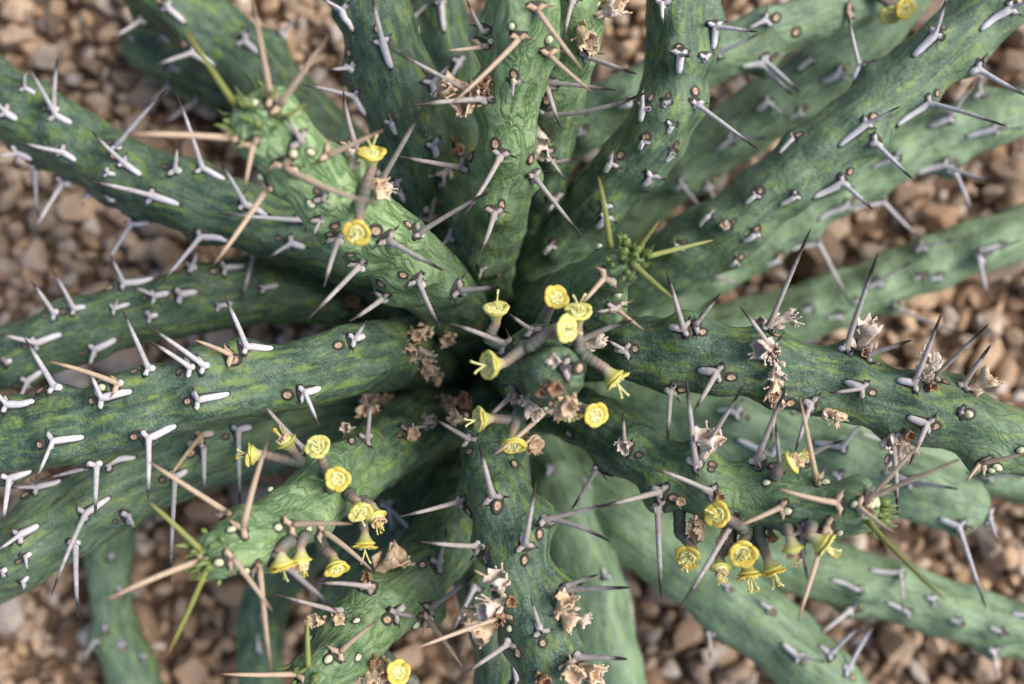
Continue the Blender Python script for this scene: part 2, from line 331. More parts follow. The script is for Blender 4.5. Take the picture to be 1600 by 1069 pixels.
# stem, node x, node y, tip x, tip y, kind (o grey, t tan, g green, s small shield), tongue length px
SPINES = '''
S1 40 138 40 106 s 18|S1 88 180 40 98 o 26|S1 84 168 90 88 o 8|S1 10 177 -20 150 o 18|S1 28 238 -8 246 o 30|S1 98 238 30 222 o 24|S1 194 256 142 204 o 34
S1 240 306 138 283 o 40|S1 170 270 160 262 s 10|S1 172 310 165 303 s 10|S1 98 287 48 370 o 14|S1 57 265 61 345 o 0|S1 206 353 160 422 o 30|S1 316 264 275 145 o 38
S1 275 266 278 225 o 8|S1 183 230 262 138 o 6|S1 313 368 248 447 o 44|S1 382 320 342 252 o 44|S1 490 346 335 333 o 20|S1 455 380 418 404 o 30|S1 134 307 128 322 s 8
S23 115 483 80 420 o 18|S23 86 488 48 438 o 6|S23 195 446 172 398 o 44|S23 243 462 205 447 o 22|S23 282 460 268 450 o 28|S23 178 482 186 462 s 24|S23 235 494 230 480 s 12
S23 57 536 -4 522 o 40|S23 149 546 139 576 o 38|S23 342 478 334 468 s 24|S23 352 420 342 402 o 30|S23 397 402 377 472 o 8|S23 10 566 3 560 s 8|S23 300 420 312 388 o 6|S23 412 450 402 444 s 34|S23 42 594 25 632 o 26
S22 12 634 -26 590 o 48|S22 85 607 38 528 o 12|S22 160 622 138 572 o 46|S22 232 577 190 482 o 10|S22 310 625 300 605 o 48|S22 384 543 350 462 o 44|S22 318 572 232 510 o 8
S22 298 574 234 533 o 6|S22 83 690 55 752 o 46|S22 232 684 231 782 o 44|S22 150 724 149 806 o 8|S22 476 613 499 666 o 34|S22 553 530 573 500 o 22|S22 14 744 4 822 o 36|S22 184 600 76 565 t 8|S22 362 556 302 531 t 0
S24 372 674 375 795 o 24|S24 172 724 57 752 o 42|S24 58 764 16 763 o 36|S24 134 802 80 932 o 42|S24 118 848 122 965 o 6|S24 32 836 -10 864 o 30|S24 40 870 44 895 s 10
S24 35 908 38 925 s 12|S24 5 892 8 905 s 8|S24 274 744 265 915 o 22|S24 316 682 260 752 t 24|S24 318 700 320 778 o 0|S24 200 805 212 830 o 0
S25 160 828 160 815 s 8|S25 173 872 174 858 s 8|S25 186 922 188 908 s 6|S25 165 985 168 972 s 10|S25 190 1006 188 1000 s 8|S25 222 1026 222 1018 s 6|S25 150 1000 126 1036 o 0
S26 404 1015 404 980 s 10|S26 412 960 412 950 s 8
S2 372 168 290 48 g 0|S2 424 156 395 2 t 0|S2 436 168 514 54 t 0|S2 362 216 198 210 t 0|S2 396 226 383 292 t 0|S2 418 296 332 416 t 0|S2 445 257 592 320 t 0
S2 508 243 600 203 t 0|S2 440 186 480 162 g 0|S2 527 372 506 450 o 10|S2 562 413 480 500 o 12|S2 607 375 695 424 o 14|S2 652 365 769 297 o 12|S2 653 438 690 516 o 16
S2 716 454 785 447 o 14|S2 600 463 545 503 o 10|S2 592 284 665 160 o 8|S2 556 230 536 140 o 4|S2 470 222 443 178 o 0|S2 500 342 488 372 s 6|S2 505 310 515 322 s 4
S3 262 12 250 0 o 34|S3 382 64 378 40 o 30|S3 302 82 240 103 o 36|S3 222 30 173 62 o 8|S3 440 55 470 20 o 8
S3b 250 60 245 55 s 14|S3b 268 106 262 100 s 14|S3b 265 134 230 165 o 0|S3b 308 155 248 198 o 0|S3b 205 62 200 55 s 4
S4 536 16 500 -4 o 36|S4 598 68 581 -8 o 42|S4 556 150 470 132 o 34|S4 612 192 610 180 s 26|S4 674 130 709 94 o 26|S4 676 228 691 214 o 26|S4 550 106 512 109 o 6
S4 620 284 618 276 s 8|S4 627 302 625 290 s 20|S4 672 343 690 257 t 10|S4b 646 28 678 -2 o 26|S4b 688 8 684 -6 o 40|S4b 716 96 702 128 o 10
S5 738 146 607 75 o 6|S5 760 155 642 165 o 6|S5 810 60 704 164 t 0|S5 757 50 728 -2 o 4|S5 754 72 698 79 t 4|S5 782 243 722 340 o 10|S5 772 332 748 400 o 14|S5 802 130 800 158 s 4
S5 833 275 912 372 o 12|S5 838 15 912 112 t 0|S5 856 84 926 145 t 0|S5 725 262 616 243 o 4|S5 705 372 686 388 o 6|S5 752 420 748 440 s 4
S6 858 130 968 142 o 10|S6 853 176 1018 141 o 10|S6 856 138 878 202 o 4|S6 895 0 881 64 o 6|S6 917 88 997 116 o 8|S6 852 236 887 286 o 8|S6 860 253 906 246 o 4|S6 866 310 854 334 o 0
S7 1063 86 1078 88 o 34|S7 1116 42 1186 50 o 34|S7 1086 163 1188 236 o 6|S7 1007 172 1005 132 o 20|S7 1006 222 1000 238 s 14|S7 1049 196 1060 190 s 14|S7 1050 238 1058 245 s 18
S7 955 256 957 230 o 22|S7 1016 276 1042 281 o 20|S7 946 322 950 330 s 8|S7 861 384 866 374 s 28|S7 945 340 966 348 o 30|S7 1040 162 1044 168 s 6|S7 1036 6 1036 38 o 6|S7 1100 90 1105 98 s 6
S29 957 390 935 275 g 0|S29 1008 402 1116 375 g 0|S29 985 412 1051 466 g 0|S29 992 394 1030 345 g 0|S29 945 434 910 474 t 0|S29 960 480 924 487 o 8|S29 962 482 1006 516 t 0
S12 1068 514 1042 424 o 30|S12 1085 508 1126 458 o 4|S12 977 547 946 530 o 22|S12 1120 582 1085 642 o 34|S12 1205 548 1155 477 o 12|S12 1200 516 1268 355 o 8|S12 1322 547 1372 395 o 10|S12 1352 558 1426 531 o 4
S12 1427 600 1472 488 o 26|S12 1458 590 1546 505 o 4|S12 1503 604 1549 538 o 6|S12 1346 605 1295 614 o 30|S12 1266 630 1242 708 o 10|S12 1448 662 1420 728 o 30|S12 1396 684 1403 808 o 6|S12 1048 608 1043 692 o 8
S12 1536 722 1604 708 t 0|S12 1530 724 1510 752 t 0|S12 1500 644 1507 630 s 4|S12 1212 625 1204 690 o 4
S13 1183 724 1229 604 o 12|S13 1218 730 1212 660 o 4|S13 1275 752 1249 618 t 4|S13 1253 722 1319 688 o 4|S13 1087 722 1072 590 o 14|S13 1092 716 1164 600 o 4|S13 1110 768 1014 730 o 12|S13 978 700 973 642 o 10
S13 930 738 893 796 o 10|S13 1031 768 938 792 o 12|S13 1028 790 1034 940 o 6|S13 1308 786 1214 763 t 0|S13 1220 792 1152 822 t 4|S13 1352 786 1440 690 t 0|S13 1352 780 1506 715 t 0|S13 1352 812 1479 940 g 0|S13 1292 822 1246 972 t 0|S13 1145 815 1060 956 o 4
S13 1252 826 1262 906 o 0|S13 1340 790 1400 835 t 0
S14 1150 646 1162 622 o 40|S14 1237 640 1240 628 s 20|S14 1206 712 1212 690 o 56|S14 1316 700 1352 655 o 46|S14 1396 692 1398 680 s 50|S14 1310 742 1320 735 s 10|S14 1420 752 1500 765 o 40|S14 1498 822 1541 952 o 30|S14 1550 810 1560 850 o 0|S14 1110 690 1115 680 s 20
S14b 1545 745 1600 738 o 30|S14b 1590 735 1610 720 o 20
S15 1406 897 1411 958 o 46|S15 1342 922 1350 930 s 44|S15 1420 956 1428 950 s 36|S15 1456 936 1460 945 s 10|S15 1496 972 1500 980 s 12|S15 1562 986 1568 996 s 16|S15 1602 962 1620 960 s 20|S15 1552 1016 1556 1060 o 8|S15 992 818 1000 822 s 20|S15 1330 950 1270 1000 o 4
S15 882 886 962 906 o 4|S15 945 985 1000 1010 o 30|S16 1136 916 1140 920 s 14|S16 1200 950 1204 960 s 16|S16 1246 1026 1290 1035 o 30|S16 1296 1022 1352 970 o 20|S16 1322 1045 1372 965 o 8|S16 1080 868 1084 876 s 16|S16 1110 990 1110 1030 o 4
S18 915 760 918 745 s 14|S18 860 735 866 722 s 12|S18 945 900 955 895 s 14
S8 1196 32 1165 46 o 10|S8 1195 96 1252 146 o 36|S8 1190 100 1240 150 o 8|S8 985 162 1000 150 s 28|S8 908 206 918 200 s 12|S8 1324 18 1330 60 t 0|S8 1118 84 1190 50 o 20
S8b 1265 95 1268 80 s 24|S8b 1310 115 1335 118 o 30|S8b 1200 160 1230 185 o 24|S8b 1140 220 1200 215 o 32|S8b 1250 175 1250 185 s 20|S8b 1065 290 1100 330 o 20|S8b 1105 290 1120 320 o 8
S9 1460 56 1478 -2 o 42|S9 1576 14 1610 0 o 50|S9 1345 104 1325 20 o 24|S9 1526 106 1604 150 o 12|S9 1450 160 1574 198 o 56|S9 1352 195 1407 166 o 50|S9 1240 218 1234 205 s 30|S9 1180 306 1176 296 s 20|S9 1242 306 1248 300 s 28|S9 1314 284 1365 328 o 46|S9 1366 222 1428 282 o 6
S9 1108 338 1120 322 s 34|S9 1178 366 1190 358 s 24|S9 1136 354 1130 345 s 8|S9 1060 385 1052 378 s 16|S9 1150 408 1160 420 s 14
S10 1482 186 1522 124 o 30|S10 1532 150 1530 120 o 10|S10 1552 202 1600 200 o 40|S10 1476 258 1556 285 o 44|S10 1492 268 1522 338 o 4|S10 1402 246 1410 240 s 40|S10 1382 318 1442 376 o 50|S10 1322 322 1360 318 o 44|S10 1212 406 1216 398 s 20|S10 1292 396 1330 478 o 40|S10 1110 430 1170 450 o 30
S11 1562 384 1570 378 s 34|S11 1532 396 1600 372 s 10|S11 1440 388 1492 374 o 10|S11 1436 432 1440 426 s 10|S11 1466 432 1470 426 s 14|S11 1372 442 1428 408 o 20|S11 1266 482 1270 474 s 16|S11 1310 492 1316 486 s 20|S11 1395 478 1520 524 o 0|S11 1340 470 1345 465 s 8|S11 1210 540 1300 530 o 30|S11 1530 400 1545 470 o 0
S17 770 775 749 694 o 14|S17 820 850 838 752 o 16|S17 751 853 655 846 o 8|S17 850 814 959 787 o 8|S17 853 812 956 848 o 4|S17 734 688 674 652 o 10|S17 722 782 621 808 o 8|S17 843 985 829 933 o 14|S17 796 1004 720 1056 o 8
S17 884 922 987 918 o 8|S17 882 916 936 897 o 4|S17 900 1026 982 1030 o 6|S17 778 912 740 890 t 4|S17 790 960 640 1017 t 4|S19 806 1062 804 1075 s 30|S19 742 920 700 1000 o 6
S20 531 958 425 927 o 6|S20 574 918 488 912 o 6|S20 618 958 660 966 o 22|S20 668 966 725 1046 t 6|S20 530 1020 589 971 t 2|S20 484 1042 480 964 g 0|S20 466 1052 344 1053 t 0|S20 672 950 745 895 o 14|S20 683 880 698 824 o 10
S21 380 826 419 688 t 2|S21 355 802 230 720 t 0|S21 455 821 551 819 t 2|S21 502 828 582 892 t 2|S21 328 884 262 1022 g 0|S21 318 858 232 784 g 0|S21 318 874 162 940 t 0|S21 362 872 426 956 t 0|S21 403 882 424 1050 t 2
S21 479 706 394 611 o 8|S21 572 686 580 616 o 12|S21 636 672 680 664 o 4|S21 430 872 530 958 o 0|S28 655 842 578 764 o 20|S28 608 790 616 840 o 10|S28 640 868 628 890 o 14
S27 832 518 795 490 o 2|S27 905 535 990 500 o 2|S27 808 612 755 660 o 8|S27 880 575 898 566 o 4|S27 790 540 700 505 o 2|S27 850 640 770 712 t 0
'''
# flowers: stem, ring centre x y, facing dx dy up, stalk foot x y, look (y golden, l lemon, w withered), styles
FLOWERS = '''
S27 775 485 0 -1 .45 763 528 l 1|S27 868 467 .25 -.35 .9 850 497 y 0|S27 903 490 0 -1 .55 905 546 l 1|S27 883 514 .9 .1 .75 826 543 l 1|S27 768 570 -1 .12 .55 818 544 l 1|S27 960 592 .65 .75 .1 912 556 l 1
S27 752 655 -1 .02 .4 806 657 l 1|S27 803 694 .02 1 .55 808 648 y 0|S27 930 648 .3 .25 .95 893 632 y 0|S27 890 648 .1 1 .35 884 630 y 0
S21 497 700 -.05 -.5 .8 510 738 l 1|S21 528 748 .05 .1 1 516 762 y 0|S21 562 798 .25 .45 .7 545 772 l 1|S21 570 850 .05 1 .2 566 812 y 1|S21 525 886 .35 .8 .55 506 858 y 0|S21 394 711 -1 .02 .1 470 724 l 1|S21 441 882 .2 1 .0 452 846 y 1
S20 622 1050 .1 -.1 .9 648 1066 y 0
S13 1122 805 -.55 -.2 .8 1160 824 y 1|S13 1076 869 -.35 .35 .8 1062 832 y 1|S13 1160 863 -.05 .15 .95 1172 828 y 0|S13 1126 888 0 1 .6 1140 852 w 0|S13 1170 897 .1 .8 .3 1178 850 y 1|S13 1206 890 .35 .9 .2 1188 842 y 1|S13 1285 850 .8 .6 .2 1268 822 l 1|S13 1240 858 .25 1 .1 1230 826 w 0|S13 1238 722 .8 -.5 .4 1212 742 w 0
S2 580 243 .05 -.8 .6 566 312 y 1|S2 558 362 -.05 .5 .85 562 318 y 1|S8 1412 14 .2 .3 .9 1372 -10 y 1|S8 1392 22 -.2 .6 .5 1366 -8 l 0|S21 470 876 .05 1 .1 476 838 w 0|S21 447 690 -.4 -.6 .3 470 722 w 0|S21 588 808 .3 .6 .5 566 782 w 0
'''
# dried flower remains: stem, foot x y, direction dx dy, length px, look (d tan, w whitish, b brown husk)
DRIED = '''
S2 548 262 -.1 -1 34 w|S2 568 290 .9 .3 44 d|S2 585 300 .9 -.1 34 w|S5 756 152 -.8 -.2 34 d|S5 764 142 -.2 -.6 30 b|S5 742 160 -.6 .5 40 d|S5 735 140 -1 0 56 d|S4 730 245 -1 -.3 46 d|S4 735 240 -.6 -.2 30 d|S4 726 236 -.7 .1 40 b
S4 700 262 -.8 .7 36 w|S6 826 180 .3 .4 40 b|S6 836 190 .4 1 44 w|S6 846 212 .2 1 40 w|S6 905 42 .4 .9 46 d|S6 920 70 .2 .8 26 d|S6 930 24 1 -.6 40 w|S6 940 12 1 -.2 44 d|S6 985 0 .6 .3 36 d
S12 1210 545 -1 .2 46 w|S12 1212 552 -.6 -.4 24 d|S12 1212 565 -.1 1 34 w|S12 1208 592 0 1 36 d|S12 1212 612 0 1 30 d|S12 1212 500 1 -.1 40 w|S12 1195 505 -.7 .2 26 w|S12 1345 546 .1 -1 56 w|S12 1346 550 .2 .4 24 b|S12 1444 590 .2 -1 44 w|S12 1440 592 -.2 -.6 30 w|S12 1448 600 .5 .5 22 b
S12 1512 610 1 -.5 48 d|S12 1395 682 .2 1 52 w|S12 1410 680 .1 1 40 d|S12 1290 640 .8 .6 36 d|S12 1415 676 .3 .3 22 b
S13 1098 716 0 -1 56 w|S13 1110 700 .4 -1 34 d|S13 1076 846 -.6 .4 26 d|S13 1120 775 .3 .2 20 b|S13 1058 780 .5 .3 20 d|S13 978 690 -.4 .5 28 w|S13 1130 840 -.2 .8 34 d|S13 1250 826 -.2 .8 28 d|S13 1200 834 .1 .8 26 b|S13 1085 830 -.5 .6 40 d
S17 782 925 -.1 -1 46 w|S17 795 935 .2 .2 26 b|S17 785 940 -1 .2 44 w|S17 770 960 -1 .2 58 d|S17 772 970 -.7 .7 50 d|S17 785 955 -.3 .5 30 b|S17 868 958 .4 -1 46 d|S17 876 950 .6 .8 40 d|S17 892 960 1 .2 34 w|S17 890 1035 -.1 .4 44 d|S17 905 1040 .9 .1 46 d|S17 930 1050 1 .2 38 w|S17 850 1055 -.2 .4 34 b|S17 835 690 .4 .3 34 d|S17 840 680 .2 .4 40 d
S21 590 632 -.3 -.5 40 d|S21 576 626 -.5 -.1 36 d|S21 590 620 .7 -.3 30 d|S21 640 672 .2 .3 30 d|S21 660 662 .7 -.1 30 w|S20 590 892 1 -.35 56 d|S20 580 905 -.6 -.2 24 b|S20 505 972 -.6 -.2 30 d|S20 520 968 .8 -.1 26 d|S20 580 1030 .5 .1 24 b
S27 825 620 .5 .7 40 w|S27 862 600 .3 .6 34 b|S27 850 605 -.2 .6 24 b|S27 870 560 -.6 .4 24 w|S27 885 620 .1 .6 40 d|S27 868 628 .2 .8 30 d|S27 915 540 1 -.3 38 w|S27 780 640 -.5 .4 26 d
S22 640 540 -.2 .8 34 d|S22 655 545 .4 .9 34 w|S22 660 560 .3 1 40 d|S22 640 520 .5 .5 30 d|S22 672 580 .6 .6 30 d|S21 690 620 .2 .7 36 d|S21 680 600 -.1 1 34 w|S17 728 660 -.7 -.2 32 d|S17 735 640 -.6 -.6 34 b|S2 702 520 -.3 .6 30 d|S2 668 510 -.4 .7 34 d|S23 600 480 -.3 .5 28 b|S23 560 470 -.6 .2 30 b|S28 690 700 .1 -.8 30 b|S21 530 630 -.5 .4 26 w
S9 1130 352 .3 -.1 18 d|S10 1180 370 .6 -.3 24 d|S20 600 1040 .4 .4 40 d|S20 575 1050 -.1 .6 34 d
'''
# extra flower scars: stem x y (t tan, p pale bud)
SCARS = '''
S2 458 240 p|S2 485 238 p|S2 404 278 p|S2 486 318 p|S2 460 266 p|S2 523 352 t|S2 587 360 t|S2 548 397 t|S2 637 352 t|S2 630 429 t|S2 718 444 t|S2 596 443 t|S2 515 365 t
S5 800 41 p|S5 857 62 p|S5 768 64 p|S5 803 127 p|S5 775 225 t|S5 829 248 t|S5 784 320 t|S5 780 428 t|S6 850 118 t|S6 855 155 t|S6 848 0 p|S6 908 71 t
S12 1098 519 t|S12 993 545 t|S12 1143 589 t|S12 1066 608 t|S12 1214 525 t|S12 1363 613 t|S12 1462 666 t|S12 1513 647 p|S12 1594 703 p|S12 1448 668 t
S17 778 790 t|S17 735 707 t|S17 804 726 t|S17 733 800 t|S17 820 875 t|S17 843 835 t|S17 759 874 t|S17 848 1004 t|S17 810 1020 t
S22 144 627 t|S22 294 627 t|S22 366 563 t|S22 63 695 t|S22 210 682 t|S22 450 617 t|S22 529 540 t
S13 890 678 t|S13 948 744 t|S13 1230 799 p|S13 1198 755 p|S13 1290 755 p|S13 1312 832 p|S13 1052 778 t
S21 362 828 p|S21 434 825 p|S21 424 767 p|S21 481 827 p|S21 550 690 t|S21 627 775 t|S20 557 970 p|S20 605 968 t|S20 513 1030 p|S20 558 1027 p|S20 582 919 t|S20 660 883 t|S20 486 1000 p
S29 958 440 p|S29 965 458 p|S29 934 375 p|S9 1187 298 t|S9 1138 352 t|S9 1182 358 t|S7 1062 76 t|S7 1010 214 t|S7 950 321 t|S8 1244 50 t
'''
plant = bpy.data.objects.new('succulent_plant', None); COL.objects.link(plant)
plant.location = P(735, 600, 2); plant.empty_display_size=.02
plant['label']='spiny green succulent plant with sprawling stems and tiny yellow flowers on gravel'
plant['category']='succulent plant'

class Stem: pass
ST={}
SIDES=40
def make_stem_shape(key, d, idx):
    s=Stem(); s.key=key; s.d=d
    pts=[]
    x0,y0,z0,h0=d['p'][0]
    for (x,y,z,hw) in [(735+(x0-735)*.6,600+(y0-600)*.6,-4,h0*.8)]+d['p']:
        q=P(x,y,z); pts.append((q.x,q.y,q.z,hw*PXS(z)))
    a=catmull(pts,40)
    # resample evenly
    seg=np.linalg.norm(np.diff(a[:,:3],axis=0),axis=1); L=np.concatenate([[0],np.cumsum(seg)])
    n=max(20,int(L[-1]/.0009)); t=np.linspace(0,L[-1],n)
    a=np.stack([np.interp(t,L,a[:,k]) for k in range(4)],1)
    C=a[:,:3]; R=a[:,3].copy()
    T=np.gradient(C,axis=0); T/=np.linalg.norm(T,axis=1)[:,None]
    if True:                                        # dome the growing tip
        r=R[-1]; add=np.linspace(.08,1,12)[:,None]*np.pi/2
        C=np.vstack([C,C[-1]+T[-1]*(np.sin(add)*r*.9)]); R=np.concatenate([R,np.maximum(r*np.cos(add[:,0]),r*.03)])
        T=np.gradient(C,axis=0); T/=np.linalg.norm(T,axis=1)[:,None]
        t=np.concatenate([t,t[-1]+np.sin(add[:,0])*r*.9])
    n=len(C)
    # parallel frame
    u=np.cross(T[0],[0,0,1.]); u/=np.linalg.norm(u); U=[u]
    for i in range(1,n):
        u=U[-1]-T[i]*np.dot(U[-1],T[i]); u/=np.linalg.norm(u); U.append(u)
    U=np.array(U); V=np.cross(T,U)
    rng=np.random.default_rng(100+idx)
    ph=rng.uniform(0,6.28); tw=rng.uniform(-8,8)
    ang=np.linspace(0,2*np.pi,SIDES,endpoint=False)
    A=ang[None,:]; tt=t[:,None]
    rib=1+.06*np.cos(4*A+ph+tw*tt)+.02*np.cos(2*A+ph*2)
    waist=1+.025*np.sin(tt*2*np.pi/.021+ph+A*1.0)+.02*np.sin(tt*2*np.pi/.047+2*ph)
    rr=R[:,None]*rib*waist
    rad=np.cos(A)[...,None]*U[:,None,:]+np.sin(A)[...,None]*V[:,None,:]
    s.C=C; s.R=R; s.T=T; s.t=t; s.rad=rad
    s.X=C[:,None,:]+rad*rr[...,None]
    s.ang=ang; s.n=n
    F=[]
    for i in range(n-1):
        for k in range(SIDES):
            k2=(k+1)%SIDES; F.append((i*SIDES+k,i*SIDES+k2,(i+1)*SIDES+k2,(i+1)*SIDES+k))
    F.append(tuple((n-1)*SIDES+k for k in range(SIDES))); F.append(tuple(range(SIDES))[::-1])
    s.F=F
    s.nodes=[]; s.halos=[]
    return s
def rebvh(s):
    s.bvh=BVHTree.FromPolygons([Vector(p) for p in s.X.reshape(-1,3)], s.F)
def hit(s, x, y):
    """surface point of stem s under photo pixel x,y (or the nearest silhouette point)"""
    d=raydir(x,y)
    loc,nr,i,dist=s.bvh.ray_cast(CAMP,d)
    if loc is not None and not (s.key=='S27' and loc.z<.112): return loc, nr, loc
    if s.key=='S27':
        q=P(x,y,130); loc,nr,i,dist=s.bvh.find_nearest(q); return loc,nr,q
    best=None
    for k in range(140):
        q=CAMP+d*(.17+.19*k/139)
        loc,nr,i,dist=s.bvh.find_nearest(q)
        if best is None or dist<best[0]: best=(dist,loc,nr,q)
    return best[1],best[2],best[3]
def axis_at(s, p):
    i=int(np.argmin(np.sum((s.C-np.array(p))**2,axis=1))); return Vector(s.T[i])
def snap(s, p):
    return s.bvh.find_nearest(p)[0]
def rows(txt):
    for ln in txt.strip().split('\n'):
        for e in ln.split('|'):
            e=e.split()
            if e: yield e

for i,(k,d) in enumerate(STEMS.items()):
    ST[k]=make_stem_shape(k,d,i); rebvh(ST[k])
spine_rows=[(e[0],*map(float,e[1:5]),e[5],float(e[6])) for e in rows(SPINES)]
scar_rows=[(e[0],float(e[1]),float(e[2]),e[3]) for e in rows(SCARS)]
for (k,bx,by,tx,ty,kind,tl) in spine_rows:
    p,n,_=hit(ST[k],bx,by); ST[k].nodes.append((p, {'o':.0023,'t':.0016,'g':.0003,'s':.0019}[kind]))
    if kind!='g': ST[k].halos.append((p,.0017 if kind!='s' else .0012))
for (k,x,y,kind) in scar_rows:
    p,n,_=hit(ST[k],x,y); ST[k].halos.append((p,.0014))

def build_stem(s, idx):
    X=s.X.copy()
    for p,h in s.nodes:
        dd=np.sum((s.X-np.array(p))**2,axis=2)
        X+=s.rad*(h*np.exp(-dd/(.0040**2)))[...,None]
    # slow unevenness
    flat=X.reshape(-1,3)
    ns=np.array([noise.noise(Vector(q)*150)*.0008+noise.noise(Vector(q)*480)*.00028 for q in flat]).reshape(s.n,SIDES)
    fade=np.clip(s.R/s.R.max()*2-.3,0,1)[:,None]
    X+=s.rad*(ns*fade)[...,None]
    s.X=X; rebvh(s)
    me=bpy.data.meshes.new('stem'); me.from_pydata(X.reshape(-1,3).tolist(),[],s.F)
    me.polygons.foreach_set('use_smooth',[True]*len(s.F))
    me.materials.append(M['stem'])
    halo=np.zeros((s.n,SIDES))
    for p,r in s.halos:
        dd=np.sum((X-np.array(p))**2,axis=2); halo=np.maximum(halo,np.exp(-dd/(r*1.15)**2))
    tn=s.t/s.t[-1]; y=s.d.get('young',0.0)
    young=s.d.get('ys',1)*np.clip((tn-(1-y))/(y*.5+1e-6),0,1) if y else np.zeros(s.n)
    ones=np.ones((1,SIDES))
    # seamless around the stem: use a folded angle
    fold=np.abs(((s.ang/np.pi)+1)%2-1)
    data=dict(su=(s.t*1000)[:,None]*ones, sv=fold[None,:]*np.pi*(s.R.max()*1000)*np.ones((s.n,1)), seed=np.full((s.n,SIDES),idx*7.3)+(s.ang[None,:]>np.pi)*0.0,
              young=young[:,None]*ones, halo=halo, pale=np.full((s.n,SIDES),s.d.get('pale',0.0)))
    for nme,arr in data.items():
        at=me.attributes.new(nme,'FLOAT','POINT'); at.data.foreach_set('value',np.ascontiguousarray(arr,dtype=np.float32).reshape(-1))
    me.update()
    ob=bpy.data.objects.new('stem',me); COL.objects.link(ob); adopt(ob,plant)
    s.ob=ob
for i,k in enumerate(ST): build_stem(ST[k],i)
for k,l in {'S2':'thick stem with wrinkled light green young tip and long tan spines','S21':'flowering stem with light green young tip beside the dark centre',
            'S27':'short stem standing upright in the middle under a flower cluster','S14':'pale green stem ending in a smooth rounded tip above gravel'}.items():
    ST[k].ob['label']=l

# ------------------------------------------------------------------ spines
def tip_point(B, nrm, tx, ty, kind):
    d=raydir(tx,ty); w=B-CAMP
    tc=w.dot(d); c=CAMP+d*tc; dm=(c-B).length
    L=max(dm*random.uniform(1.05,1.16), .0052 if kind!='s' else .0028)
    h=math.sqrt(max(L*L-dm*dm,0))
    a,b=c+d*h, c-d*h
    return a if (a-B).dot(nrm)>(b-B).dot(nrm) else b
def make_spine(row):
    k,bx,by,tx,ty,kind,tl=row
    s=ST[k]; B,nrm,_=hit(s,bx,by)
    tip=tip_point(B,nrm,tx,ty,kind)
    ax=axis_at(s,B); Tb=(-ax-nrm*(-ax).dot(nrm)).normalized(); S=nrm.cross(Tb)
    q=PXS(B.z*1000)/PXS(118)          # nothing but scale of pixel lengths
    sc=random.uniform(.9,1.1)*(.75 if kind=='s' else 1.0)
    mb=MB()
    tlm=tl*PXS(B.z*1000)
    path=[];rad=[];at=[]
    node=B+nrm*(.0006*sc)
    if tlm>.0006:
        for f,r,h in ((1,.00030,.00002),(.9,.00058,.00012),(.7,.00074,.00026),(.45,.00078,.00036),(.2,.00085,.0005)):
            path.append(snap(s,B+Tb*tlm*f)+nrm*h*sc); rad.append(r*sc); at.append(-.6*f)
    path.append(node); rad.append((.00085 if kind in 'os' else .0006)*sc); at.append(0)
    dirv=tip-node; L=dirv.length
    bend=(nrm-dirv.normalized()*nrm.dot(dirv.normalized()))*L*random.uniform(-.02,.06)+S*L*random.uniform(-.025,.025)
    thick=(.00054 if L>.009 else .00045)*sc
    for f,r in ((.1,1.08),(.25,1.0),(.45,.9),(.65,.77),(.82,.60),(.93,.40),(1,.05)):
        path.append(node+dirv*f+bend*(4*f*(1-f))); rad.append(thick*r if L>.004 else thick*r*.8); at.append(f)
    v,f=tube(path,rad,8)
    mb.add(v,f,0,[a for a in at for _ in range(8)])
    if kind!='g':
        for sg in (-1,1):
            if kind=='s' and random.random()<.3: continue
            e=random.uniform(.8,1.25)
            A1=snap(s,B+S*sg*.00135*sc*e-Tb*.0007*sc)+nrm*.0004
            dv=(S*sg*random.uniform(.5,1)+nrm*random.uniform(.3,.9)-Tb*random.uniform(-.1,.5)).normalized()
            pl=random.uniform(.0010,.0026)*sc*(.6 if kind=='s' else 1)
            curl=nrm*random.uniform(-.3,.3)*pl
            pth=[node-nrm*.0002,A1*.6+node*.4,A1,A1+dv*.0004,A1+dv*(.0004+pl*.5)+curl*.3,A1+dv*(.0004+pl)+curl]
            rd=[.0006*sc,.00055*sc,.00062*sc,.00034*sc,.00017*sc,.00002]
            v,f=tube(pth,rd,7); mb.add(v,f,0,[a for a in (0,0,.15,.6,.95,1.1) for _ in range(7)])
        # dark corky rim lying on the skin
        pp=[snap(s,B+Tb*tlm*f)+nrm*.00004 for f in (1.06,.75,.4,0)] if tlm>.0006 else [snap(s,B+Tb*.0006),B]
        pp.append(snap(s,B-Tb*.0012*sc)+nrm*.00004)
        rr=([.00042,.00085,.00105,.0013,.0011] if tlm>.0006 else [.0010,.0013,.0010])
        v,f=tube(pp,[r*sc for r in rr],8,up=nrm,squash=.2); mb.add(v,f,1)
        pp=[snap(s,B+S*(g*.0021*sc)-Tb*.0007*sc) for g in (-1,-.5,0,.5,1)]
        v,f=tube(pp,[r*sc for r in (.0006,.0009,.001,.0009,.0006)],8,up=nrm,squash=.22); mb.add(v,f,1)
    front=k in ('S2','S5','S6','S12','S13','S17','S20','S21','S27','S29')
    mats=[M[{'o':'taupe' if front else 'old','s':'taupe' if front else 'old','t':'tan','g':'green'}[kind]],M['rim']]
    mb.build('spine_shield' if kind=='s' else 'spine',mats,s.ob,B)
    if kind in 'ot' and not any(r[0]==k and (r[1]-bx)**2+(r[2]-by)**2<32**2 for r in scar_rows) and random.random()<.8:
        q=snap(s,B-Tb*.0032*sc); return (s,q,'t' if kind=='o' else 'p')
    if kind=='s' and random.random()<.5:
        return (s,snap(s,B-Tb*.0024*sc),'t')
extra=[]
for r in spine_rows:
    e=make_spine(r)
    if e: extra.append(e)

